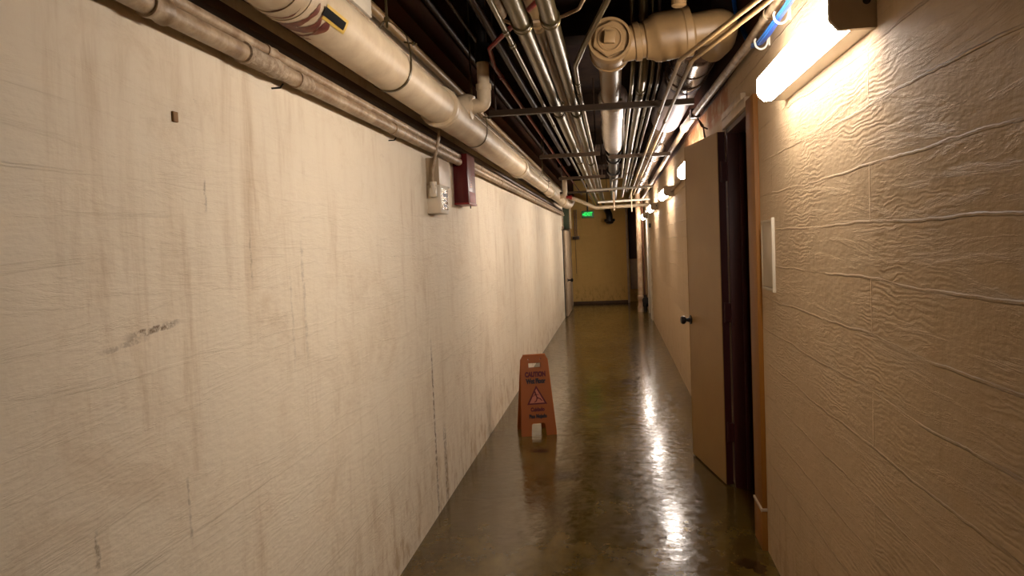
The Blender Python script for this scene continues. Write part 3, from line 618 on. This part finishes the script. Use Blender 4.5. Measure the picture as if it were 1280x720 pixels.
strut(12.0, -.84, -.05, 'fourth steel strut on the left, close to the end of the drain pipe')

# blue cables on hooks
for k in range(7):
    a = k*.9; ox, oz = math.cos(a)*.009*(1+k%2*.6), math.sin(a)*.009
    pts = [(.640+ox, .5, 2.315+oz), (.638+ox, 1.6, 2.325+oz*1.2), (.636+ox*.7, 2.86, 2.305+oz*.7), (.634+ox, 3.1, 2.297+oz), (.634+ox*.8, 3.27, 2.304+oz), (.645+ox*.7, 3.55, 2.36+oz), (.65+ox*.6, 3.95, 2.62+oz*.6), (.65+ox*.6, 4.1, 2.98)]
    tag(tube('data_cable', pts, .0042, M['blue'] if k < 5 else M['bluedark'], bend=.3, seg=8, loc=pts[0]), 'blue data cable in the bundle hung over the nearest wall light', 'cable', 'blue data cables on the hooks')
def jhook(y, label):
    pts = [(XR-.002, y, 2.335), (.664, y, 2.30), (.655, y, 2.283), (.636, y, 2.276), (.618, y, 2.288), (.612, y, 2.312), (.617, y, 2.322)]
    b = bmesh.new(); f = fillet(pts, .02, 4); add_tube(b, f, .0045, 8); bevelled_box(b, (XR-.006, y-.008, 2.29), (XR, y+.008, 2.35), .001)
    tag(finish(b, 'cable_hook', M['white'], loc=(XR, y, 2.28)), label, 'hook', 'hooks holding the blue cables')
jhook(2.90, 'white curved hook holding the blue cables, the nearer of two beside the lamp')
jhook(3.27, 'curved hook holding the blue cables, the further of two beside the lamp')

# ------------------------------------------------------------------ far end
run('crossing_pipe', [(-1.02, 13.0, 2.30), (-.72, 13.0, 2.29), (-.62, 13.0, 2.25), (-.30, 13.0, 2.095), (.62, 13.0, 2.105)], .030, M['pipe'], 'cream pipe that dips and crosses the corridor just above the exit sign', 'pipe', bend=.15)
rp = lathe('red_fitting', (-.80, 13.0, 2.296), (1,0,-.03), [(0,.02), (0,.032), (.06,.032), (.06,.038), (.1,.038), (.1,.02)], M['redpipe'], loc=(-.80, 13.0, 2.296)); tag(rp, 'dark red fitting on the crossing pipe near the left wall', 'pipe fitting')
run('crossing_pipe', [(-.25, 12.75, 2.175), (.62, 12.75, 2.185)], .018, M['white'], 'bright white pipe crossing the corridor, middle of three', 'pipe')
run('crossing_pipe', [(-.37, 10.9, 2.255), (.58, 10.9, 2.268)], .017, M['white'], 'thin cream pipe crossing the corridor, nearest of three', 'pipe')
run('drop_pipe', [(.02, 12.6, 2.33), (.02, 12.6, 2.10), (.02, 12.6, 2.02)], .016, M['pipe2'], 'short cream pipe dropping across the white crossing pipe', 'pipe')
run('drop_pipe', [(.31, 12.6, 2.33), (.31, 12.6, 1.98)], .010, M['pipe'], 'thin pipe stub dropping at the far right of the crossing pipes', 'pipe')
ex = thing('exit_sign', 'green glowing exit sign with a left arrow above the far wall', 'exit sign', (-.575, 16.9, 2.06))
box('housing', (-.71, 16.90, 2.055), (-.435, 16.945, 2.215), M['housing'], ex, bev=.006)
box('face', (-.70, 16.897, 2.065), (-.445, 16.901, 2.205), M['exitface'], ex, bev=.001)
box('mount', (-.59, 16.91, 2.215), (-.555, 16.935, CEIL), M['blackiron'], ex, bev=.002)
def text(body, size, loc, parent, m, name='lettering', xs=1, rot=(math.pi/2, 0, 0), bold=.0, ext=.0008):
    cu = bpy.data.curves.new('t', 'FONT'); cu.body = body; cu.size = size; cu.align_x = 'CENTER'; cu.align_y = 'CENTER'; cu.extrude = ext; cu.offset = bold
    o = bpy.data.objects.new('t', cu); COL.objects.link(o)
    dg = bpy.context.evaluated_depsgraph_get(); me = bpy.data.meshes.new_from_object(o.evaluated_get(dg))
    bpy.data.objects.remove(o); me.materials.clear(); me.materials.append(m)
    q = bpy.data.objects.new(name, me); COL.objects.link(q); q.parent = parent
    q.scale = (xs, 1, 1); q.rotation_euler = rot; q.location = loc
    return q
lt = text('EXIT', .115, (.018, -.006, .076), ex, M['exitglow'], xs=.78, bold=.003); lt['label'] = 'bright green letters EXIT'
prism('arrow', [(-.695, 2.135), (-.668, 2.165), (-.668, 2.145), (-.648, 2.145), (-.648, 2.125), (-.668, 2.125), (-.668, 2.105)], 1, 16.892, 16.896, M['exitglow'], ex)
gb = thing('panel_box', 'dark green metal panel box high above the far left door', 'electrical box', (-1.0, 15.3, 1.80))
box('body', (XL, 15.3, 1.80), (-.885, 15.7, 2.25), M['green'], gb, bev=.006)
box('lid_edge', (-.900, 15.294, 1.80), (-.880, 15.70, 2.25), M['beige'], gb, bev=.003)
tag(tube('drop_conduit', [(-1.0, 14.75, 2.15), (-1.0, 14.75, 1.80), (-1.03, 14.75, 1.76)], .012, M['pipe2'], bend=.03, loc=(-1.0, 14.75, 2.15)), 'short conduit dropping beside the green panel box', 'conduit')
sb = thing('switch_box', 'small dark box with two conduits on the far wall left of the exit sign', 'electrical box', (-.86, END, 1.58))
box('body', (-.99, END-.16, 1.585), (-.83, END, 1.65), M['emtdark'], sb, bev=.004)
box('lip', (-1.0, END-.18, 1.65), (-.82, END, 1.662), M['beige'], sb, bev=.002)
for x in (-.93, -.885): tube('conduit', [(x, END-.05, 1.66), (x, END-.05, 2.30)], .012, M['pipe2'], sb)
tube('drop_conduit', [(-.93, END-.02, 1.59), (-.93, END-.02, .75)], .006, M['tan'], sb)
bp_ = thing('black_valve', 'black iron pipe elbow jutting from the far wall right of the exit sign', 'pipe fitting', (-.09, END-.3, 1.93))
tube('elbow', [(-.15, END-.02, 2.26), (-.13, END-.22, 2.24), (-.09, END-.32, 2.12), (-.09, END-.32, 1.99)], .078, M['blackiron'], bp_, bend=.1, seg=24)
lathe('flange', (-.09, END-.32, 2.03), (0,0,-1), [(0,.07), (0,.125), (.05,.125), (.06,.10), (.10,.08), (.12,.03), (.12,0)], M['blackiron'], bp_)
nc = thing('niche_cabinet', 'tall panel in the far right niche, dark red brown above and pale cream below', 'cabinet', (.48, END+.42, .31))
box('upper_panel', (.355, END+.36, 1.05), (.60, END+.42, 2.3), M['dooredge'], nc, bev=.004)
box('lower_board', (.365, END+.33, .31), (.60, END+.42, 1.045), M['headcasing'], nc, bev=.004)
vc = thing('standing_pipe', 'rust spotted cream pipe standing floor to ceiling at the far right', 'pipe', (.515, 15.7, 0))
lathe('pipe_run', (.515, 15.7, 0), (0,0,1), [(0,.062), (.02,.062), (.02,.055), (2.9,.055)], M['rustycol'], vc)
lathe('base_joint', (.515, 15.7, .0), (0,0,1), [(0,.05), (0,.07), (.10,.07), (.12,.058), (.26,.058), (.28,.068), (.33,.068), (.35,.05)], M['rustycol'], vc)
vv = thing('floor_valve', 'black valve low beside the standing pipe at the far right', 'valve', (.60, 15.6, 0))
lathe('body', (.605, 15.62, .0), (0,0,1), [(0,.035), (.10,.035), (.12,.055), (.2,.055), (.22,.035), (.36,.035), (.36,.0)], M['blackiron'], vv)
lathe('handle', (.605, 15.58, .25), (0,-1,0), [(0,.01), (.05,.01), (.05,.07), (.065,.07), (.065,0)], M['blackiron'], vv)
tag(tube('rusty_riser', [(.60, 15.72, .30), (.60, 15.72, 2.4)], .014, mat('rusty_pipe', (.16, .05, .02), .7, dirt=.5), loc=(.60, 15.72, .3)), 'thin rusty riser right behind the standing pipe', 'pipe')
wr_ = thing('conduit_riser', 'thin cream conduit with a small black box below the furthest wall light', 'conduit', (.655, 13.75, 1.3))
tube('conduit', [(.655, 13.75, 0.02), (.655, 13.75, 2.0)], .012, M['pipe'], wr_)
box('box', (.636, 13.73, 1.72), (.674, 13.79, 1.80), M['blackiron'], wr_, bev=.003)

# ------------------------------------------------------------------ wet floor sign
sg = thing('wet_floor_sign', 'orange folding caution wet floor sign standing beside the left wall', 'floor sign', (-.668, 5.83, 0))
def sign_panel(front):
    """panel in its own plane: u across, v up; legs spread"""
    HT, bw, tw = .625, .138, .103
    outline = [(-bw, 0), (-.062, 0), (-.055, .085), (-.045, .097), (.045, .097), (.055, .085), (.062, 0), (bw, 0), (bw, .03), (tw+.004, HT-.03), (tw-.012, HT), (-tw+.012, HT), (-tw-.004, HT-.03), (-bw, .03)]
    holes = [[(-.052, .525), (.052, .525), (.052, .572), (-.052, .572)]]
    for cx in (-.048, .048): holes.append([(cx+math.cos(k*math.pi/4)*.0085, .598+math.sin(k*math.pi/4)*.0085) for k in range(8)])
    cu = bpy.data.curves.new('p', 'CURVE'); cu.dimensions = '2D'; cu.fill_mode = 'BOTH'; cu.extrude = .004
    cu.bevel_depth = .003; cu.bevel_resolution = 1
    for poly in [outline]+holes:
        s = cu.splines.new('POLY'); s.points.add(len(poly)-1); s.use_cyclic_u = True
        for p, (a, b2) in zip(s.points, poly): p.co = (a, b2, 0, 1)
    o = bpy.data.objects.new('p', cu); COL.objects.link(o)
    dg = bpy.context.evaluated_depsgraph_get(); me = bpy.data.meshes.new_from_object(o.evaluated_get(dg)); bpy.data.objects.remove(o)
    me.materials.clear(); me.materials.append(M['orange'])
    q = bpy.data.objects.new('front_panel' if front else 'back_panel', me); COL.objects.link(q); q.parent = sg
    q.rotation_euler = (math.pi/2-math.radians(11), 0, 0) if front else (math.pi/2+math.radians(11), 0, 0)
    q.location = (0, -.123, 0) if front else (0, .123, 0)
    return q
fp = sign_panel(True); sign_panel(False)
sg.rotation_euler = (0, 0, math.radians(15))
bm = bmesh.new(); add_tube(bm, [(-.09, 0, .618), (.09, 0, .618)], .011, 12); finish(bm, 'hinge', M['orange'], None).parent = sg
def on(body, size, v, m, xs=1, bold=.001, lab=None):
    q = text(body, size, (0, v, .0078), fp, m, xs=xs, rot=(0,0,0), bold=bold*1.8)
    if lab: q['label'] = lab
    return q
on('CAUTION', .052, .478, M['ink_red'], .70, .0022, 'dark red word CAUTION')
on('Wet Floor', .050, .425, M['ink_blue'], .70, .0022, 'black words Wet Floor')
on('Cuidado', .040, .203, M['ink_red'], .80, .0016, 'dark red word Cuidado')
on('Piso Mojado', .038, .150, M['ink_blue'], .74, .0016, 'black words Piso Mojado')
def flat(name, polys, z, m, h=.001):
    b = bmesh.new()
    for pl_ in polys:
        A = [b.verts.new((x, y, z)) for x, y in pl_]; B = [b.verts.new((x, y, z+h)) for x, y in pl_]; n = len(pl_)
        b.faces.new(A); b.faces.new(B)
        for i in range(n): b.faces.new((A[i], A[(i+1)%n], B[(i+1)%n], B[i]))
    q = finish(b, name, m, None, smooth=False); q.parent = fp; return q
flat('warning_triangle', [[(-.080, .243), (.080, .243), (0, .392)]], .0070, M['ink_red'], .0012)
flat('triangle_field', [[(-.060, .254), (.060, .254), (0, .368)]], .0080, M['pink'], .0012)
def limb(a, b_, w):
    a = Vector(a); b_ = Vector(b_); d = (b_-a).normalized(); n = Vector((-d.y, d.x))*w
    return [tuple(a+n-d*w*.5), tuple(a-n-d*w*.5), tuple(b_-n*.7+d*w*.5), tuple(b_+n*.7+d*w*.5)]
head = [(-.012+math.cos(k*math.pi/5)*.008, .338+math.sin(k*math.pi/5)*.008) for k in range(10)]
flat('slipping_figure', [head, limb((-.010,.328), (.002,.296), .006), limb((.002,.296), (.026,.286), .005), limb((.026,.286), (.040,.270), .004), limb((.002,.296), (-.004,.272), .005), limb((-.004,.272), (-.020,.262), .004), limb((-.010,.324), (-.028,.306), .003), limb((-.008,.324), (.014,.318), .003)], .0090, M['ink_red'], .0012)

# ------------------------------------------------------------------ light, camera, output look
w = bpy.data.worlds.new('world'); scn.world = w; w.use_nodes = True
w.node_tree.nodes['Background'].inputs[0].default_value = (0, 0, 0, 1); w.node_tree.nodes['Background'].inputs[1].default_value = 0
yaw, pitch, roll = .1396, .0571, -.0431
cy, sy, cp_, sp_ = math.cos(yaw), math.sin(yaw), math.cos(pitch), math.sin(pitch)
f = Vector((-sy*cp_, cy*cp_, -sp_)); r = Vector((cy, sy, 0)); u = r.cross(f)
r2 = r*math.cos(roll)+u*math.sin(roll); u2 = -r*math.sin(roll)+u*math.cos(roll)
cam = bpy.data.cameras.new('camera'); cam.sensor_width = 36; cam.lens = 924/1280*36; cam.clip_start = .02; cam.clip_end = 100
co = bpy.data.objects.new('camera', cam); COL.objects.link(co)
mw = Matrix.Identity(4)
for i in range(3): mw[i][0], mw[i][1], mw[i][2] = r2[i], u2[i], -f[i]
mw.translation = Vector((0, 0, 1.5)); co.matrix_world = mw
scn.camera = co
vs = scn.view_settings; vs.view_transform = 'Standard'; vs.look = 'None'; vs.exposure = 2.2; vs.gamma = 1; vs.use_curve_mapping = False
